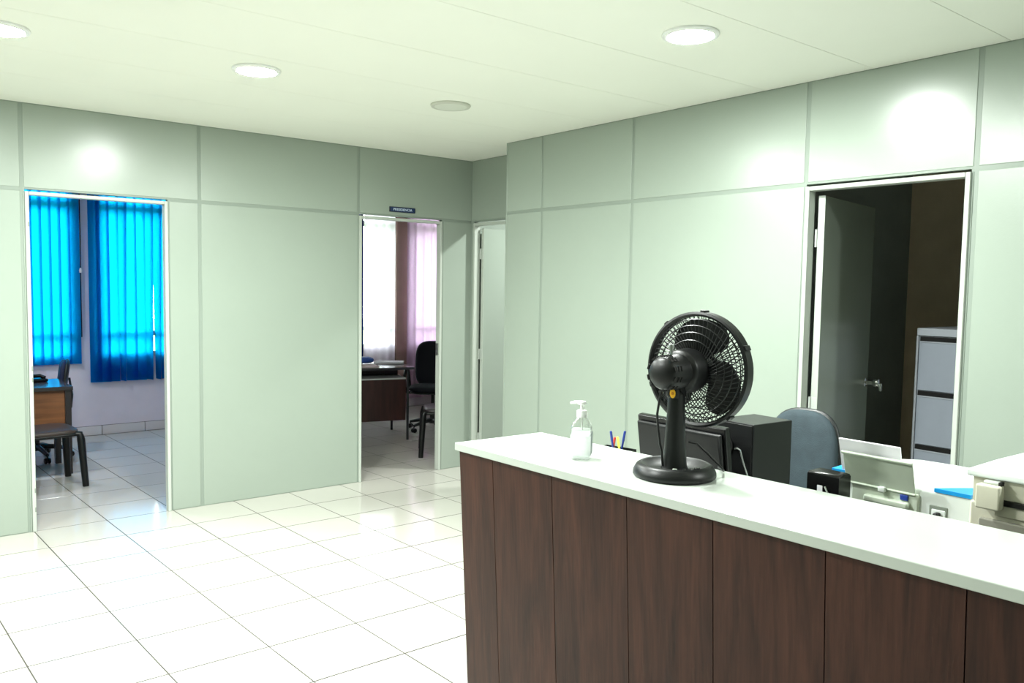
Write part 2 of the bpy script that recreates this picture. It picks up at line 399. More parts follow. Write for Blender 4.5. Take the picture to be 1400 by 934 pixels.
def leaf(e, hx, hy, ang, L, swing):
    """leaf hinged at (hx,hy); local +X runs along the leaf; thickness toward swing*Y"""
    lf = MB().span(0, L, min(0, swing*.035), max(0, swing*.035), .012, ZT-.055, bev=.002).build('leaf', 'panel', e, (hx, hy, 0)); lf.rotation_euler = (0, 0, ang)
    B(-.0015, .001, min(swing*.001, swing*.034), max(swing*.001, swing*.034), .012, ZT-.055).build('leaf_edge', 'frame', lf)
    for z in (.25, .98, 1.84):
        h = MB(); h.tube([(-.008, -swing*.004, z-.045), (-.008, -swing*.004, z+.045)], .006, 8); h.span(-.003, -.0014, min(0, swing*.03), max(0, swing*.03), z-.045, z+.045)
        for q in (-.03, 0, .03): h.tube([(-.004, swing*.018, z+q), (-.0025, swing*.018, z+q)], .0035, 6)
        h.build('hinge', 'zinc', lf)
    return lf
lf = leaf(d4, XB+WT+.012, D4[1]-.038, R(10.5), .785, -1)
hb = MB(); yy = -.035
hb.lathe([(0, 0), (.026, 0), (.026, .006), (.012, .010), (.012, .045), (.024, .052), (.027, .065), (.024, .078), (0, .082)], 20, T(.735, yy, 1.045) @ RX(PI/2))
hb.span(.728, .742, yy-.095, yy-.078, 1.0, 1.045, bev=.003); hb.build('door_knob', 'chrome', lf)
lf = leaf(d3, XC+WT+.012, D3[1]-.034, R(1.5), .78, -1)
hb = MB(); hb.lathe([(0, 0), (.026, 0), (.026, .006), (.012, .010), (.012, .045), (.024, .052), (.027, .065), (.024, .078), (0, .082)], 20, T(.73, -.035, 1.045) @ RX(PI/2)); hb.build('door_knob', 'chrome', lf)

# sign above the second doorway
sg = thing('door_sign', (3.428, YA-.004, 2.166), 0, 'small navy name plate reading PRESIDENCIA above the doorway', 'sign')
MB().box((0, 0, 0), (.238, .008, .041), .001).build('sign_edge', 'sign_edge', sg)
MB().box((0, -.005, 0), (.222, .004, .035), .001).build('plate', 'sign_navy', sg)
tc = bpy.data.curves.new('lettering', 'FONT'); tc.body = 'PRESIDENCIA'; tc.size = .027; tc.align_x = 'CENTER'; tc.align_y = 'CENTER'; tc.extrude = .0006; tc.offset = .0004
to = bpy.data.objects.new('lettering_tmp', tc); COL.objects.link(to); bpy.context.view_layer.update()
me = bpy.data.meshes.new_from_object(to.evaluated_get(bpy.context.evaluated_depsgraph_get())); bpy.data.objects.remove(to); me.transform(RX(PI/2)); me.transform(Matrix.Diagonal((1.08, 1, 1, 1)))
me.materials.clear(); me.materials.append(MATS['sign_text']); lo = link('lettering', me, sg, (0, -.0075, 0))

# ------------------------------------------------------------------ ceiling lamps
def lamp(x, y, lit, label, group=None, m='lamp_lit'):
    e = thing('ceiling_lamp', (x, y, H), 0, label, 'lamp', group)
    MB().lathe([(.093, 0), (.116, 0), (.118, -.006), (.114, -.013), (.100, -.016), (.093, -.012)], 40).build('ring', 'lamp_ring' if not lit else 'white_plastic', e)
    MB().lathe([(0, -.018), (.05, -.0175), (.08, -.016), (.097, -.013), (.1, -.009), (.1, -.001)], 40).build('diffuser', m if lit else 'lamp_off', e)
    return e
lamp(1.572, 4.03, True, 'lit round ceiling lamp between the doorway sign and the blue office')
lamp(2.717, 2.25, True, 'lit round ceiling lamp above the space behind the counter')
lamp(2.74, 4.04, False, 'unlit round ceiling lamp near the recess corner')
lamp(.49, 4.10, True, 'lit round ceiling lamp before the blue-blind office')
for x, y in ((1.5, 2.25), (.3, 2.25), (2.8, -.7), (-.9, 4.05)):
    lamp(x, y, True, 'lit round ceiling lamp out over the lobby behind the visitor', 'lobby lamps outside the view')
lamp(.7, 7.2, True, 'unseen ceiling lamp added to brighten the blue-blind office', m='fill_lamp')  # added out of view to lift the light in this office
lamp(4.92, 4.62, True, 'lit round ceiling lamp in the office beyond the recess door')

# ------------------------------------------------------------------ reception counter
rc = thing('reception_counter', (0, 0, 0), 0, 'long reception counter with white top and dark wood plank front', 'counter')
YR = -.6
def cx_front(y): return 1.449+(2.093-y)*.0358
def cx_back(y): return 1.794+(2.078-y)*.0497
MB().prism([(cx_front(2.093), 2.093), (cx_back(2.078), 2.078), (cx_back(YR), YR), (cx_front(YR), YR)], 1.055, 1.08, bev=.003).build('countertop', 'counter_top', rc)
def bf(y, z): return cx_front(y)+.010+(1.055-z)*.055     # front plane leans inward towards the floor
ys = [2.083, 1.919, 1.662, 1.389, 1.131, .86, .595, .33, .065, -.2, -.465, YR+.01]
for a, b in zip(ys, ys[1:]):
    a2, b2 = a-.0012, b+.0012
    MB().hexa([(bf(a2, 0), a2, 0), (bf(a2, 0)+.014, a2, 0), (bf(b2, 0)+.014, b2, 0), (bf(b2, 0), b2, 0), (bf(a2, 1.055), a2, 1.055), (bf(a2, 1.055)+.014, a2, 1.055), (bf(b2, 1.055)+.014, b2, 1.055), (bf(b2, 1.055), b2, 1.055)]).build('front_board', 'wenge', rc)
MB().hexa([(bf(2.07, 0)+.0142, 2.07, 0), (1.76, 2.06, 0), (1.90, YR+.02, 0), (bf(YR, 0)+.0142, YR+.02, 0), (bf(2.07, 1.055)+.0142, 2.07, 1.055), (1.76, 2.06, 1.055), (1.90, YR+.02, 1.055), (bf(YR, 1.055)+.0142, YR+.02, 1.055)]).build('carcass', 'dark_wood', rc)
MB().hexa([(bf(2.083, 0)+.0145, 2.083, 0), (1.765, 2.07, 0), (1.765, 2.061, 0), (bf(2.083, 0)+.0145, 2.0705, 0), (bf(2.083, 1.055)+.0145, 2.083, 1.055), (1.765, 2.07, 1.055), (1.765, 2.061, 1.055), (bf(2.083, 1.055)+.0145, 2.0705, 1.055)]).build('end_board', 'wenge', rc)

# ------------------------------------------------------------------ desk fan
def desk_fan():
    e = thing('desk_fan', (1.668, 1.392, 1.08), R(6), 'black round desk fan with wire grille standing on the white counter', 'fan')
    MB().lathe([(0, 0), (.104, 0), (.109, .006), (.108, .016), (.100, .030), (.090, .036), (.084, .034), (.072, .024), (.045, .020), (0, .020)], 48).build('base', 'black_satin', e)
    cb = MB(); cb.lathe([(.036, .018), (.031, .03), (.027, .08), (.0225, .17), (.021, .215), (.018, .222), (0, .222)], 28, shape=lambda a: 1+.10*math.cos(a)**2)
    cb.build('column', 'black_satin', e)
    for k, a in enumerate((215, 235, 255, 275)):
        MB().box((.066*math.cos(R(a)), .066*math.sin(R(a)), .027), (.012, .012, .012), .002, 2, RZ(R(a))).build('speed_button', 'black_gloss' if k else 'printer_grey_dark', e)
    zc = .277; AX = T(0, 0, zc) @ RY(PI/2)          # lathe z -> local +x (fan front)
    # neck / yoke
    nk = MB(); nk.box((.0, 0, .232), (.05, .036, .05), .008, 2); nk.tube([(0, -.024, .235), (0, .024, .235)], .014, 14); nk.build('neck', 'black_plastic', e)
    # motor housing
    mo = MB(); mo.lathe([(0, -.082), (.020, -.081), (.036, -.074), (.044, -.06), (.046, -.02), (.047, .0), (.054, .004), (.058, .012), (.060, .05), (.057, .066), (.03, .072), (0, .072)], 36, AX)
    mh = mo.build('motor_housing', 'black_plastic', e)
    for row in (-.068, -.056, -.044):
        for k in range(10):
            a = 2*PI*k/10
            MB().box((row, .0445*math.sin(a), zc+.0445*math.cos(a)), (.004, .014, .004), 0, 1, RX(-a)).build('vent_slot', 'dark_gap', mh)
    MB().tube([(-.03, 0, zc+.044), (-.03, 0, zc+.062)], .004, 8).lathe([(0, .060), (.008, .060), (.009, .066), (.007, .074), (0, .075)], 14, T(-.03, 0, zc)).build('oscillation_knob', 'steel', mh)
    st = MB(); st.lathe([(0, 0), (.0105, 0), (.0105, .0012), (0, .0012)], 20, T(-.0262, -.006, .222) @ RZ(R(-90)) @ RX(PI/2) @ Matrix.Diagonal((.8, 1.15, 1, 1))); so = st.build('rating_sticker', 'yellow', e)
    MB().lathe([(0, 0), (.004, 0), (.004, .0018), (0, .0018)], 12, T(-.0262, -.006, .222) @ RZ(R(-90)) @ RX(PI/2)).build('sticker_mark', 'yellow_dark', so)
    # grilles
    XR0, XR1, RG = .072, .100, .150
    def wire(n, xin, xbulge, xrim, r0, twist, rw, rings):
        g = MB()
        for k in range(n):
            a0 = 2*PI*k/n; pts = []
            for q in range(7):
                t = q/6; r = r0+(RG-.003-r0)*t; a = a0+twist*t; xx = xin+(xrim-xin)*(t**2.6) if xbulge == 0 else xin+(xrim-xin)*t**3
                pts.append((xx, r*math.sin(a), zc+r*math.cos(a)))
            g.tube(pts, rw, 4)
        for t in rings:
            r = r0+(RG-.003-r0)*t; xx = xin+(xrim-xin)*(t**2.6 if xbulge == 0 else t**3)
            g.tube([(xx, r*math.sin(2*PI*k/48), zc+r*math.cos(2*PI*k/48)) for k in range(48)], rw*1.15, 4, closed=True)
        return g
    rg = wire(60, .060, 0, .095, .055, R(24), .0015, (.02, .28, .5, .7, .88))
    rg.build('rear_grille', 'grille_wire', e)
    fg = wire(72, .150, 1, .107, .032, R(-20), .0014, (.02, .3, .5, .7, .88)); fgo = fg.build('front_grille', 'grille_wire', e)
    MB().lathe([(0, .148), (.030, .148), (.034, .151), (.034, .156), (.028, .160), (0, .161)], 28, AX).build('badge_cap', 'black_gloss', fgo)
    MB().lathe([(RG-.006, .088), (RG, .084), (RG+.006, .086), (RG+.0065, .100), (RG+.0065, .114), (RG, .117), (RG-.006, .113), (RG-.006, .088)], 72, AX).build('rim', 'black_satin', e)
    for a in (5, 65, 140, 250, 320):
        q = R(a); MB().box((.101, -(RG+.008)*math.sin(q), zc+(RG+.008)*math.cos(q)), (.024, .014, .006), .001, 1, RX(q)).build('rim_clip', 'black_plastic', e)
    # blades
    MB().lathe([(0, .078), (.034, .078), (.036, .084), (.036, .124), (.030, .132), (0, .135)], 28, AX).build('blade_hub', 'blade', e)
    for k in range(3):
        t = bmesh.new(); NR, NA = 9, 9; gv = []
        for i in range(NR):
            u = i/(NR-1); r = .030+(.137-.030)*u; wd = R(40+56*math.sin(PI*min(1, u*.72+.12)))
            row = []
            for j in range(NA):
                v = j/(NA-1)-.5; a = R(-8+k*120)+v*wd*1.05 + .25*u
                rr = r*(1-.10*(2*v)**4*u)
                row.append(t.verts.new((.104+.034*v*(1.15-.4*u)+.006*math.cos(v*PI), -rr*math.sin(a), zc+rr*math.cos(a))))
            gv.append(row)
        for i in range(NR-1):
            for j in range(NA-1): t.faces.new((gv[i][j], gv[i+1][j], gv[i+1][j+1], gv[i][j+1]))
        bmesh.ops.recalc_face_normals(t, faces=t.faces)
        ex = bmesh.ops.solidify(t, geom=list(t.faces), thickness=.002)
        MB().add(t).build('blade', 'blade', e)
    cd = MB(); cd.tube([(-.045, .012, zc-.040), (-.05, .018, zc-.07), (-.05, .024, zc-.11), (-.044, .024, zc-.15), (-.04, .02, zc-.19), (-.04, .014, .07), (-.038, .01, .03)], .0032, 8)
    cd.build('motor_cord', 'black_plastic', e)
    c2 = MB(); c2.tube([(.03, -.02, .09), (.05, -.035, .085), (.07, -.055, .06), (.085, -.075, .035), (.10, -.085, .018), (.13, -.07, .006), (.17, -.03, .004)], .003, 8)
    c2.build('power_cord', 'black_plastic', e)
desk_fan()

# ------------------------------------------------------------------ sanitizer bottle
def bottle():
    e = thing('sanitizer_bottle', (1.612, 1.690, 1.08), R(-50), 'clear pump bottle of hand sanitizer with white pump on the counter', 'bottle')
    sq = lambda a: 1.0/((abs(math.cos(a))**5+abs(math.sin(a))**5)**(1/5))
    MB().lathe([(0, .001), (.026, .001), (.030, .004), (.0305, .012), (.0305, .088), (.029, .098), (.022, .112), (.014, .120), (.0135, .130), (.0128, .130), (.0132, .120), (.021, .1115), (.028, .097), (.0295, .088), (.0295, .012), (.029, .006), (0, .005)], 40, shape=lambda a: sq(a)*.97).build('bottle_body', 'clear_plastic', e)
    MB().lathe([(0, .006), (.0285, .0065), (.029, .012), (.029, .086), (0, .086)], 40, shape=lambda a: sq(a)*.965).build('gel', 'gel', e)
    lb = MB().lathe([(.0309, .014), (.0312, .0145), (.0312, .0695), (.0309, .07)], 40, shape=lambda a: sq(a)*.97); lbo = lb.build('label', 'sanitizer_label', e)
    B(.0295, .0304, -.020, .022, .018, .079).build('label_edge', 'label_edge', lbo)
    MB().lathe([(.0150, .121), (.0155, .122), (.0155, .139), (.012, .142), (.006, .143), (0, .143)], 28).build('pump_collar', 'white_plastic', e)
    pm = MB(); pm.lathe([(.0055, .142), (.0055, .156), (.012, .158), (.0125, .164), (.010, .167), (0, .167)], 24)
    pm.tube([(0, 0, .1625), (-.02, 0, .1635), (-.034, 0, .1605)], [.006, .0045, .0032], 10); pm.build('pump_head', 'white_plastic', e)
    MB().tube([(0, 0, .125), (.002, 0, .06), (.006, 0, .012)], .0022, 8).build('dip_tube', 'white_plastic', e)
bottle()

# ------------------------------------------------------------------ staff desk behind the counter and what stands on it
ZD = .765
sd = thing('staff_desk', (0, 0, 0), 0, 'low grey work desk hidden behind the reception counter', 'desk')
B(1.945, 2.66, .15, 2.72, ZD-.025, ZD, bev=.003).build('desk_top', 'desk_grey', sd)
for y in (.18, 1.4, 2.66): B(1.97, 2.62, y, y+.03, 0, ZD-.025).build('leg_panel', 'desk_grey', sd)
B(1.97, 1.985, .21, 2.66, .25, ZD-.025).build('modesty_panel', 'desk_grey', sd)

def monitor():
    e = thing('computer_monitor', (2.265, 1.845, ZD), 0, 'black flat monitor seen from behind, beside the fan', 'monitor')
    TL = T(0, 0, .20) @ RY(R(-9))
    b = MB(); b.box((0, 0, 0), (.028, .392, .30), .006, 2, None); bb = b.bm; bb.transform(TL); b.build('bezel', 'black_gloss', e)
    b = MB(); b.prism([(-.185, -.130), (.185, -.130), (.185, .135), (-.185, .135)], 0, .022, None, bev=.010)
    b.bm.transform(TL @ T(-.012, 0, 0) @ RY(-PI/2) @ RZ(PI/2)); b.build('rear_shell', 'black_plastic', e)
    b = MB(); b.box((.0145, 0, .005), (.001, .38, .265)); b.bm.transform(TL); b.build('screen', 'dark_gap', e)
    B(-.045, -.012, -.035, .035, .012, .22, bev=.006).build('stand_neck', 'black_plastic', e)
    MB().lathe([(0, 0), (.11, 0), (.11, .008), (.1, .014), (0, .016)], 36).build('stand_base', 'black_plastic', e)
monitor()
def tower():
    e = thing('computer_tower', (2.335, 1.612, ZD), R(-4), 'compact black computer tower beside the monitor', 'computer')
    B(0, .205, 0, .165, .008, .355, bev=.003).build('case', 'black_satin', e)
    B(-.004, .001, .006, .159, .012, .350, bev=.002).build('rear_panel', 'black_plastic', e)
    MB().lathe([(.0, 0), (.03, 0), (.034, .003), (.034, .005), (0, .005)], 24, T(-.004, .115, .27) @ RY(-PI/2)).build('fan_vent', 'dark_gap', e)
    B(-.006, -.003, .09, .15, .17, .22).build('port_plate', 'zinc', e)
    for z in (.06, .085, .11, .135): B(-.006, -.003, .03, .14, z, z+.012).build('slot_cover', 'dark_gap', e)
    for x, y in ((.02, .02), (.02, .145), (.185, .02), (.185, .145)): MB().lathe([(0, 0), (.012, 0), (.012, .009), (0, .009)], 12, T(x, y, 0)).build('foot', 'black_plastic', e)
    c = MB(); c.tube([(-.005, .075, .262), (-.022, .05, .270), (-.030, .03, .268), (-.026, .02, .23), (-.012, .005, .17), (-.008, -.004, .15)], .0028, 8); c.build('grey_cable', 'steel', e)
    c = MB(); c.tube([(-.005, .13, .18), (-.03, .11, .20), (-.04, .1, .19), (-.04, .12, .15), (-.035, .13, .10)], .0028, 8); c.build('thin_cable', 'zinc', e)
tower()
def speaker():
    e = thing('desk_speaker', (1.985, 1.152, ZD), 0, 'small black boxy device with white sticker beside the printer', 'speaker')
    b = MB(); b.prism([(0, .046), (.058, .046), (.058, -.046), (0, -.046)], 0, .328, bev=.009); b.build('cabinet', 'black_gloss', e)
    B(-.0015, .0, .000, .015, .250, .292).build('sticker', 'paper', e)
    MB().tube([(-.003, -.008, .292), (-.006, -.022, .272), (-.003, -.014, .250)], .0025, 8).build('cable', 'zinc', e)
speaker()

def office_printer():
    e = thing('white_printer', (2.10, 1.01, ZD), 0, 'white printer with blue corners and raised rear paper tray', 'printer')
    hw = .182
    # rounded body (plan outline with swollen far corners)
    def outline(k):
        return [(0, -hw*k), (.10, -hw*1.02*k), (.22, -hw*.98*k), (.30, -hw*.86*k), (.35, -hw*.55*k), (.36, 0), (.35, hw*.55*k), (.30, hw*.86*k), (.22, hw*.98*k), (.10, hw*1.02*k), (0, hw*k)]
    MB().prism(outline(1), .01, .315, bev=.014).build('body', 'printer_white', e)
    MB().prism([(x*.9+.02, y*.94) for x, y in outline(1)], 0, .012).build('foot_frame', 'printer_grey_dark', e)
    for s in (-1, 1):
        b = MB(); b.prism([(-.002, s*hw*1.0), (-.001, s*hw*.52), (.05, s*hw*.70), (.09, s*hw*.86), (.15, s*hw*1.03), (.07, s*hw*1.03)], .309, .3185); b.build('blue_corner', 'blue_plastic', e)
    # rear recess, tray, clip, lower ledge
    B(-.010, .004, -.060, .118, .02, .295, bev=.003).build('rear_cover', 'printer_grey', e)
    tr = MB(); tr.box((0, 0, .045), (.006, .188, .092), .002); tr.box((-.004, 0, .088), (.009, .192, .008), .002); tr.box((-.003, 0, .002), (.010, .19, .006), .002); tr.bm.transform(T(-.006, .042, .292) @ RY(R(-16))); to_ = tr.build('paper_tray', 'printer_grey', e)
    MB().box((-.018, .030, .292), (.012, .018, .014), .002).build('tray_clip', 'printer_white', to_)
    b = MB(); b.box((-.016, .018, .262), (.022, .118, .018), .005, 2); b.build('lower_ledge', 'printer_grey', e)
    MB().box((-.012, -.026, .281), (.006, .020, .014), .001).build('blue_tab', 'navy_plastic', e)
    B(-.003, .003, -.130, -.085, .225, .275, bev=.002).build('socket_recess', 'printer_grey_dark', e)
    B(-.006, -.002, -.126, -.092, .228, .266, bev=.002).build('power_socket', 'printer_white', e)
    b = MB(); b.box((-.016, -.110, .252), (.022, .012, .018), .003, 2); b.tube([(-.024, -.108, .25), (-.045, -.09, .235), (-.06, -.06, .20), (-.05, -.02, .1), (-.04, 0, .004)], .003, 8); b.build('power_plug', 'black_plastic', e)
    # paper stack in the tray
    p = MB(); p.box((0, 0, .049), (.006, .168, .096), .0005); pe = p
    pe.bm.transform(T(2.10+.006, 1.080, ZD+.3165) @ RY(R(-16)))
    tag(pe.build('paper_stack', 'paper'), 'stack of white sheets standing in the printer tray', 'paper')
office_printer()
def copier():
    e = thing('beige_copier', (2.0, .80, ZD), 0, 'beige flatbed copier with hinged lid at the end of the counter', 'copier')
    W_ = .52
    B(.012, .44, -W_, -.002, .012, .330, bev=.008).build('body', 'beige_plastic', e)
    B(0, .014, -W_+.02, -.028, .02, .295, bev=.004).build('rear_cover', 'beige_shadow', e)
    B(-.002, .012, -W_+.01, -.06, .332, .343).build('rear_slot', 'dark_gap', e)
    B(.004, .02, -W_+.01, -.06, .305, .331, bev=.002).build('rear_rail', 'beige_plastic', e)
    ld = MB(); ld.prism([(.0, 0), (.17, .002), (.43, -.01), (.445, -.03), (.445, -W_), (0, -W_)], .387, .405, bev=.005); ld.build('lid', 'printer_white', e)
    B(.012, .43, -W_+.01, -.01, .330, .387).build('scanner_bed', 'beige_plastic', e)
    for y in (-.055, -.42):
        hn = MB(); hn.box((-.012, y, .350), (.030, .052, .056), .005, 2); ho = hn.build('hinge', 'beige_plastic', e)
        MB().box((-.004, y-.002, .381), (.016, .034, .010), .003).build('hinge_bracket', 'zinc', ho)
        MB().box((-.004, y-.020, .381), (.018, .006, .009), 0).build('hinge_gap', 'dark_gap', ho)
    for x, y in ((.03, -.04), (.4, -.04), (.03, -.48), (.4, -.48)): MB().lathe([(0, 0), (.014, 0), (.014, .014), (0, .014)], 12, T(x, y, 0)).build('foot', 'black_plastic', e)
copier()
def pen_holder():
    e = thing('pen_holder', (2.53, 2.44, ZD), R(12), 'low black desk organizer holding pens', 'organizer')
    b = MB(); b.span(-.05, .05, -.075, .075, 0, .012, bev=.002)
    b.span(-.05, -.046, -.075, .075, .01, .115); b.span(.046, .05, -.075, .075, .01, .115); b.span(-.046, .046, -.075, -.071, .01, .115); b.span(-.046, .046, .071, .075, .01, .115); b.span(-.046, .046, -.005, -.001, .01, .105)
    b.build('tray', 'black_plastic', e)
    for n, (x, y, tx, ty, c, lb, L) in enumerate(((-.02, -.028, -.16, .05, 'pen_blue', 'dark blue pen leaning right in the black organizer', .185), (.005, -.012, .1, -.12, 'pen_blue', 'dark blue pen leaning left in the black organizer', .18), (-.01, .025, .05, -.16, 'pen_red', 'red and white pencil in the black organizer', .15), (.01, -.04, .05, .30, 'pen_yellow', 'pale yellow marker tilted in the black organizer', .155))):
        M_ = T(2.53+x, 2.44+y, ZD+.016) @ RY(tx) @ RX(-ty)
        p = thing('pen', (0, 0, 0), 0, lb, 'pen', 'pens in the black organizer'); p.matrix_world = M_
        MB().lathe([(0, 0), (.0015, .002), (.0045, .012), (.0045, L-.045), (0, L-.045)], 10).build('barrel', 'white_plastic' if n == 2 else c, p)
        MB().lathe([(0, L-.0449), (.0055, L-.0449), (.0055, L-.004), (.004, L), (0, L)], 10).build('cap', c, p)
pen_holder()

# ------------------------------------------------------------------ chairs
def office_chair(name, loc, rz, label, fabric, bw, bh, zt, arms=False, seat_w=.46, brad=.27):
    """local -Y is the way the sitter faces"""
    e = thing(name, loc, rz, label, 'chair')
    MB().cushion(seat_w, .44, .075, .30, 0, T(0, 0, .455) @ RX(PI/2)).build('seat', fabric, e)
    MB().cushion(seat_w*.93, .41, .03, .3, 0, T(0, 0, .415) @ RX(PI/2)).build('seat_pan', 'chair_shell', e)
    bz = zt-bh/2
    bo = MB().cushion(bw, bh, .06, brad, -.55, T(0, .215, bz) @ RX(R(-7)), power=8).build('backrest', fabric, e)
    MB().cushion(bw*1.035, bh*1.025, .035, brad, -.55, T(0, .240, bz) @ RX(R(-7)), power=10).build('back_shell', 'chair_shell', bo)
    MB().tube([(0, .05, .405), (0, .20, .40), (0, .275, .44), (0, .285, .55), (0, .265, bz)], .016, 8, squash=(.6, 1.6)).build('back_support', 'chair_shell', e)
    MB().tube([(0, 0, .09), (0, 0, .24), (0, 0, .241), (0, 0, .41)], [.028, .028, .016, .016], 16).build('gas_column', 'chair_shell', e)
    st = MB(); st.lathe([(0, .075), (.04, .075), (.04, .13), (0, .13)], 16)
    for k in range(5):
        a = 2*PI*k/5+.3; c, s = math.cos(a), math.sin(a)
        st.tube([(0, 0, .11), (.14*c, .14*s, .10), (.27*c, .27*s, .072)], [.026, .021, .014], 8)
    st.build('star_base', 'chair_shell', e)
    for k in range(5):
        a = 2*PI*k/5+.3; c, s = math.cos(a), math.sin(a); cs = MB()
        for q in (-.014, .014): cs.lathe([(0, -.009), (.022, -.009), (.025, -.005), (.025, .005), (.022, .009), (0, .009)], 14, T(.27*c, .27*s, .025) @ RZ(a) @ T(0, q, 0) @ RX(PI/2))
        cs.tube([(.27*c, .27*s, .025), (.27*c, .27*s, .075)], .006, 8); cs.build('caster', 'black_plastic', e)
    if arms:
        for s in (-1, 1):
            ar = MB(); ar.tube([(s*.20, -.06, .41), (s*.27, -.06, .41), (s*.285, -.09, .47), (s*.285, -.12, .60), (s*.285, -.05, .66), (s*.285, .09, .655), (s*.285, .13, .58), (s*.27, .12, .44), (s*.2, .1, .41)], .016, 8); ar.build('armrest', 'chair_shell', e)
    return e
office_chair('office_chair', (2.88, 1.862, 0), R(-80), 'grey-blue padded office chair behind the reception counter', 'chair_fabric', 0.315, .46, 1.07, brad=.36)
office_chair('office_chair', (4.81, 7.38, 0), R(-42), 'black office chair with armrests beside the paper-strewn desk', 'dark_fabric', 0.44, .50, .945, arms=True, seat_w=.50)
office_chair('office_chair', (1.16, 8.07, 0), R(-98), 'navy swivel chair standing behind the brown desk', 'navy_fabric', .34, .32, .86)

def plastic_chair(loc, rz, label, m='black_satin', seat='seat_brown'):
    """local +X is the way the sitter faces; origin on the floor under the seat centre"""
    e = thing('visitor_chair', loc, rz, label, 'chair')
    MB().cushion(.43, .42, .045, .20, 0, T(0, 0, .422) @ RX(PI/2), power=14).build('seat', seat, e)
    fr = MB(); fr.tube([(-.19, -.19, .40), (.19, -.19, .40), (.19, .19, .40), (-.19, .19, .40)], .014, 8, closed=True); fr.build('seat_frame', m, e)
    for sx, sy in ((1, -1), (1, 1), (-1, -1), (-1, 1)):
        x0, y0 = sx*.195, sy*.185; x1, y1 = sx*.235, sy*(.215 if sx > 0 else .2)
        MB().tube([(x0-sx*.02, y0-sy*.01, .405), (x0+sx*.012, y0, .40), (x0+sx*.02, y0+sy*.004, .36), (x1, y1, .0)], [.02, .026, .028, .023], 10).build('leg', m, e)
    for s in (-1, 1): MB().tube([(-.19, s*.18, .41), (-.23, s*.18, .6), (-.265, s*.175, .82)], .014, 8).build('back_post', m, e)
    MB().cushion(.38, .30, .03, .25, .3, T(-.252, 0, .70) @ RZ(PI/2) @ RX(R(8))).build('backrest', seat, e)
    return e
plastic_chair((1.045, 6.985, 0), R(6), 'dark plastic visitor chair in front of the brown desk')
plastic_chair((4.25, 6.285, 0), R(148), 'dark visitor chair before the paper-strewn desk', seat='desk_edge')

# ------------------------------------------------------------------ blue office: desk
dk = thing('office_desk', (1.31, 7.27, 0), 0, 'brown wooden desk with dark glossy top under the blue blind', 'desk')
DZ = .715
B(-1.35, 0, 0, .62, DZ-.028, DZ, bev=.003).build('desk_top', 'desk_top', dk)
B(-1.35, .002, -.004, 0, DZ-.03, DZ-.001).build('top_edge', 'desk_edge', dk)
for x in (-.05, -1.33):
    for y in (.03, .50): B(x, x+.045, y, y+.06, 0, DZ-.028).build('leg', 'desk_edge', dk)
    B(x+.01, x+.035, .09, .50, DZ-.12, DZ-.028).build('side_rail', 'desk_edge', dk)
B(-1.295, -.05, .05, .07, .30, DZ-.028).build('front_panel', 'desk_wood', dk)
ph = thing('desk_item', (1.10, 7.70, DZ), R(10), 'low rounded black item lying on the brown desk', 'desk item')
MB().prism([(-.09, -.06), (.09, -.06), (.09, .07), (-.09, .07)], 0, .03, bev=.01).build('body', 'black_gloss', ph)
MB().tube([(-.075, -.03, .035), (-.06, 0, .05), (.05, .0, .05), (.075, -.03, .035)], .016, 8).build('handle', 'black_gloss', ph)

# blue vertical blinds
def blind(x0, x1, zb, label, seed, opened):
    random.seed(seed)
    e = thing('vertical_blind', (0, YO-.055, 0), 0, label, 'blind')
    B(x0-.01, x1+.01, -.02, .025, 2.55, 2.59, bev=.003).build('headrail', 'white_plastic', e)
    p = .083; n = int((x1-x0)/p+.5); p = (x1-x0)/n
    sm = None
    for k in range(n):
        xc = x0+p*(k+.5); a = R(random.uniform(9, 13))
        mb = MB(); pts = [(-.053, 0), (-.026, .0035), (0, .0045), (.026, .0035), (.053, 0)]
        mb.prism(pts+[(x, y-.0012) for x, y in reversed(pts)], zb, 2.55)
        if k in opened:                       # slat twisted further open towards its foot
            for v in mb.bm.verts:
                if v.co.z < zb+.01: v.co = RZ(-R(opened[k])) @ v.co
        o = mb.build('slat', 'blind_blue', e, (xc, 0, 0)); o.rotation_euler = (0, 0, -a)
    return e
b1 = blind(.47, 1.685, .735, 'blue vertical blind ending in a dangling chain above the swivel chair', 3, {})
b2 = blind(1.785, 2.80, .54, 'long blue vertical blind over the right-hand office window', 5, {3: 62, 6: 58, 7: 66})
MB().tube([(1.70, -.02, 2.54), (1.702, -.02, 1.9), (1.698, -.022, 1.55), (1.70, -.02, 1.0)], .005, 6).build('chain', 'dark_gap', b1)
MB().lathe([(0, 0), (.012, .004), (.014, .03), (.006, .05), (0, .05)], 12, T(1.70, -.021, 1.63)).build('chain_weight', 'white_plastic', b1)

# ------------------------------------------------------------------ pink-lit office
def curtain(name, x0, x1, z0, m, label, folds, amp, seed):
    random.seed(seed); e = thing(name, (0, YO-.10, 0), 0, label, 'curtain')
    t = bmesh.new(); n = folds*10; lo = []; hi = []; ph = [random.uniform(-.6, .6) for _ in range(folds+2)]
    for k in range(n+1):
        u = k/n; x = x0+(x1-x0)*u; y = amp*math.sin(u*folds*2*PI+ph[int(u*folds)]*.6)
        lo.append(t.verts.new((x, y*1.2, z0))); hi.append(t.verts.new((x, y*.6, 2.50)))
    for k in range(n): t.faces.new((lo[k], lo[k+1], hi[k+1], hi[k]))
    bmesh.ops.solidify(t, geom=list(t.faces), thickness=.001)
    MB().add(t).build('cloth', m, e, sharp=80)
    MB().tube([(x0-.008, 0, 2.51), (x1+.008, 0, 2.51)], .01, 8).build('rod', 'white_plastic', e)
curtain('sheer_curtain', 4.80, 5.226, .50, 'sheer_white', 'white sheer curtain glowing in the window left of the brown pier', 4, .012, 4)
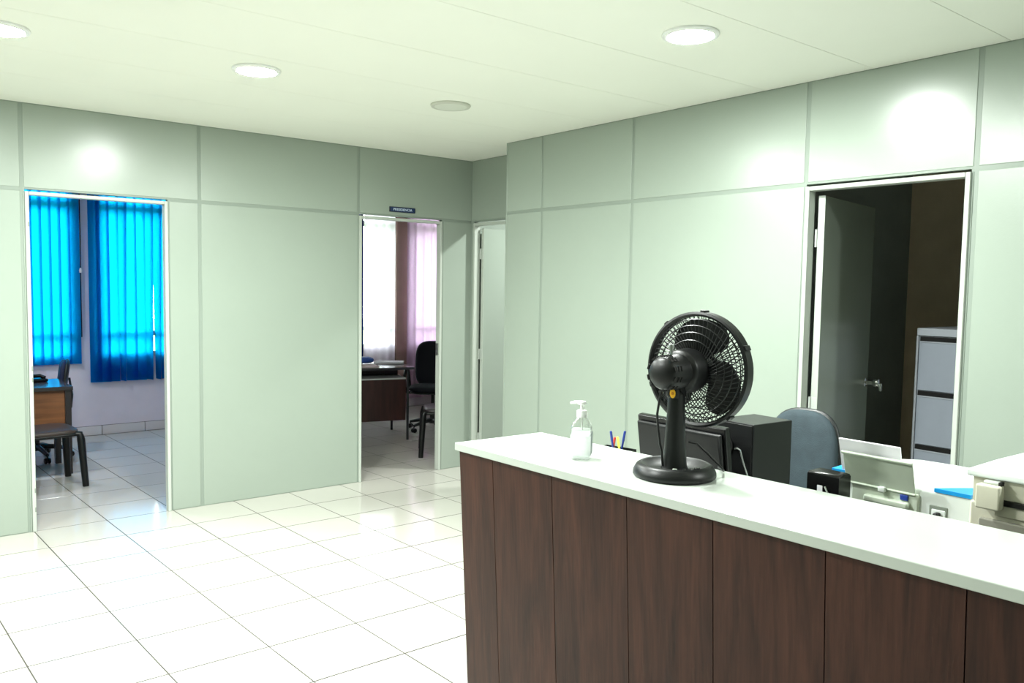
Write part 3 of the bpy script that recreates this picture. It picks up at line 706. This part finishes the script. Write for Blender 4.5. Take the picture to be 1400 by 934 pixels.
curtain('lilac_curtain', 5.402, 6.50, .12, 'sheer_lilac', 'lilac curtain hanging right of the brown pier', 9, .02, 9)
bb = thing('vertical_blind', (0, YO-.085, 0), 0, 'narrow stack of navy blind slats drawn aside in the pink-lit office', 'blind')
B(4.25, 4.785, -.02, .025, 2.55, 2.59, bev=.003).build('headrail', 'white_plastic', bb)
for k in range(7): MB().box((4.395+k*.06, 0, 1.57), (.0015, .085, 1.96), 0, 1, RZ(R(25))).build('slat', 'blind_navy', bb)

d2 = thing('writing_desk', (4.34, 6.99, 0), R(-15), 'dark desk strewn with papers in the pink-lit office', 'desk')
B(-1.25, 0, 0, .68, .715, .74, bev=.003).build('desk_top', 'desk_top', d2)
for x, y in ((-.06, .04), (-.06, .64), (-1.19, .04), (-1.19, .64)): MB().tube([(x, y, 0), (x, y, .716)], .013, 10).build('leg', 'chair_shell', d2)
du = B(-.62, -.075, .055, .42, .20, .615, bev=.002).build('drawer_unit', 'desk_wood_dark', d2)
B(-.62, -.075, .05, .425, .615, .63, bev=.002).build('unit_top', 'desk_grey', du)
B(-.63, -.07, .38, .40, .63, .716).build('back_rail', 'desk_edge', d2)
def on_desk(u, v, z=.74):
    c, s = math.cos(R(-15)), math.sin(R(-15)); return (4.34+c*u-s*v, 6.99+s*u+c*v, z)
def papers(u, v, rz, n, m, w, h, label):
    e = thing('paper_pile', on_desk(u, v), R(rz), label, 'papers')
    for k in range(n): MB().box((0, 0, .003+k*.005), (w, h, .004), 0, 1, RZ(R(random.uniform(-6, 6)))).build('sheet', m, e)
papers(-.52, .17, -15, 3, 'paper_pink', .34, .25, 'pinkish papers spread on the front edge of the dark desk')
papers(-.14, .46, -30, 4, 'paper', .30, .21, 'white papers near the corner of the dark desk')
bl = thing('blue_bag', on_desk(-.42, .40), R(-10), 'small rounded blue bag lying on the dark desk', 'bag')
MB().cushion(.20, .15, .07, .45, 0, T(0, 0, .045) @ RX(PI/2), power=3).build('pouch', 'blue_bag', bl)
MB().tube([(-.09, 0, .05), (0, 0, .078), (.09, 0, .05)], .004, 6).build('zip', 'desk_edge', bl)
bk = thing('desk_box', on_desk(-.60, .58), R(-15), 'flat white and black box behind the blue bag', 'box')
B(-.1, .1, -.06, .06, 0, .03, bev=.003).build('box_base', 'paper', bk); B(-.09, .09, -.05, .05, .03, .055, bev=.008).build('box_lid', 'black_gloss', bk)

# ------------------------------------------------------------------ file room
fc = thing('filing_cabinet', (4.90, 2.282, 0), 0, 'tall grey steel filing cabinet inside the dark file room', 'cabinet')
CW, CH = .47, 1.362
B(.014, .60, -CW, 0, 0, CH, bev=.004).build('carcass', 'cabinet_frame', fc)
B(0, .016, -CW, 0, CH-.045, CH, bev=.004).build('top_rail', 'cabinet_frame', fc)
for y in (-.012, -CW): B(0, .016, y, y+.012, 0, CH-.045).build('side_rail', 'cabinet_frame', fc)
for k in range(4):
    z1 = CH-.05-k*.323; z0 = z1-.318
    dr = B(.001, .02, -CW+.016, -.016, z0, z1-.034, bev=.003).build('drawer', 'cabinet_grey', fc)
    B(.010, .013, -CW+.016, -.016, z1-.034, z1).build('finger_gap', 'dark_gap', dr)
    B(-.002, .010, -CW+.016, -.016, z1-.034, z1-.027, bev=.001).build('pull_lip', 'cabinet_frame', dr)
wd = thing('dark_wardrobe', (5.58, 1.45, 0), 0, 'tall dark wooden cupboard behind the filing cabinet', 'cupboard')
B(.018, .415, 0, .90, 0, 2.2, bev=.003).build('carcass', 'dark_wood', wd)
for k in range(2):
    dd = B(0, .017, .004+k*.449, .446+k*.449, .06, 2.17, bev=.002).build('cupboard_door', 'dark_wood', wd)
    MB().tube([(0, .41+k*.078, 1.34), (-.025, .41+k*.078, 1.34), (-.025, .41+k*.078, 1.46), (0, .41+k*.078, 1.46)], .006, 8).build('handle', 'steel', dd)
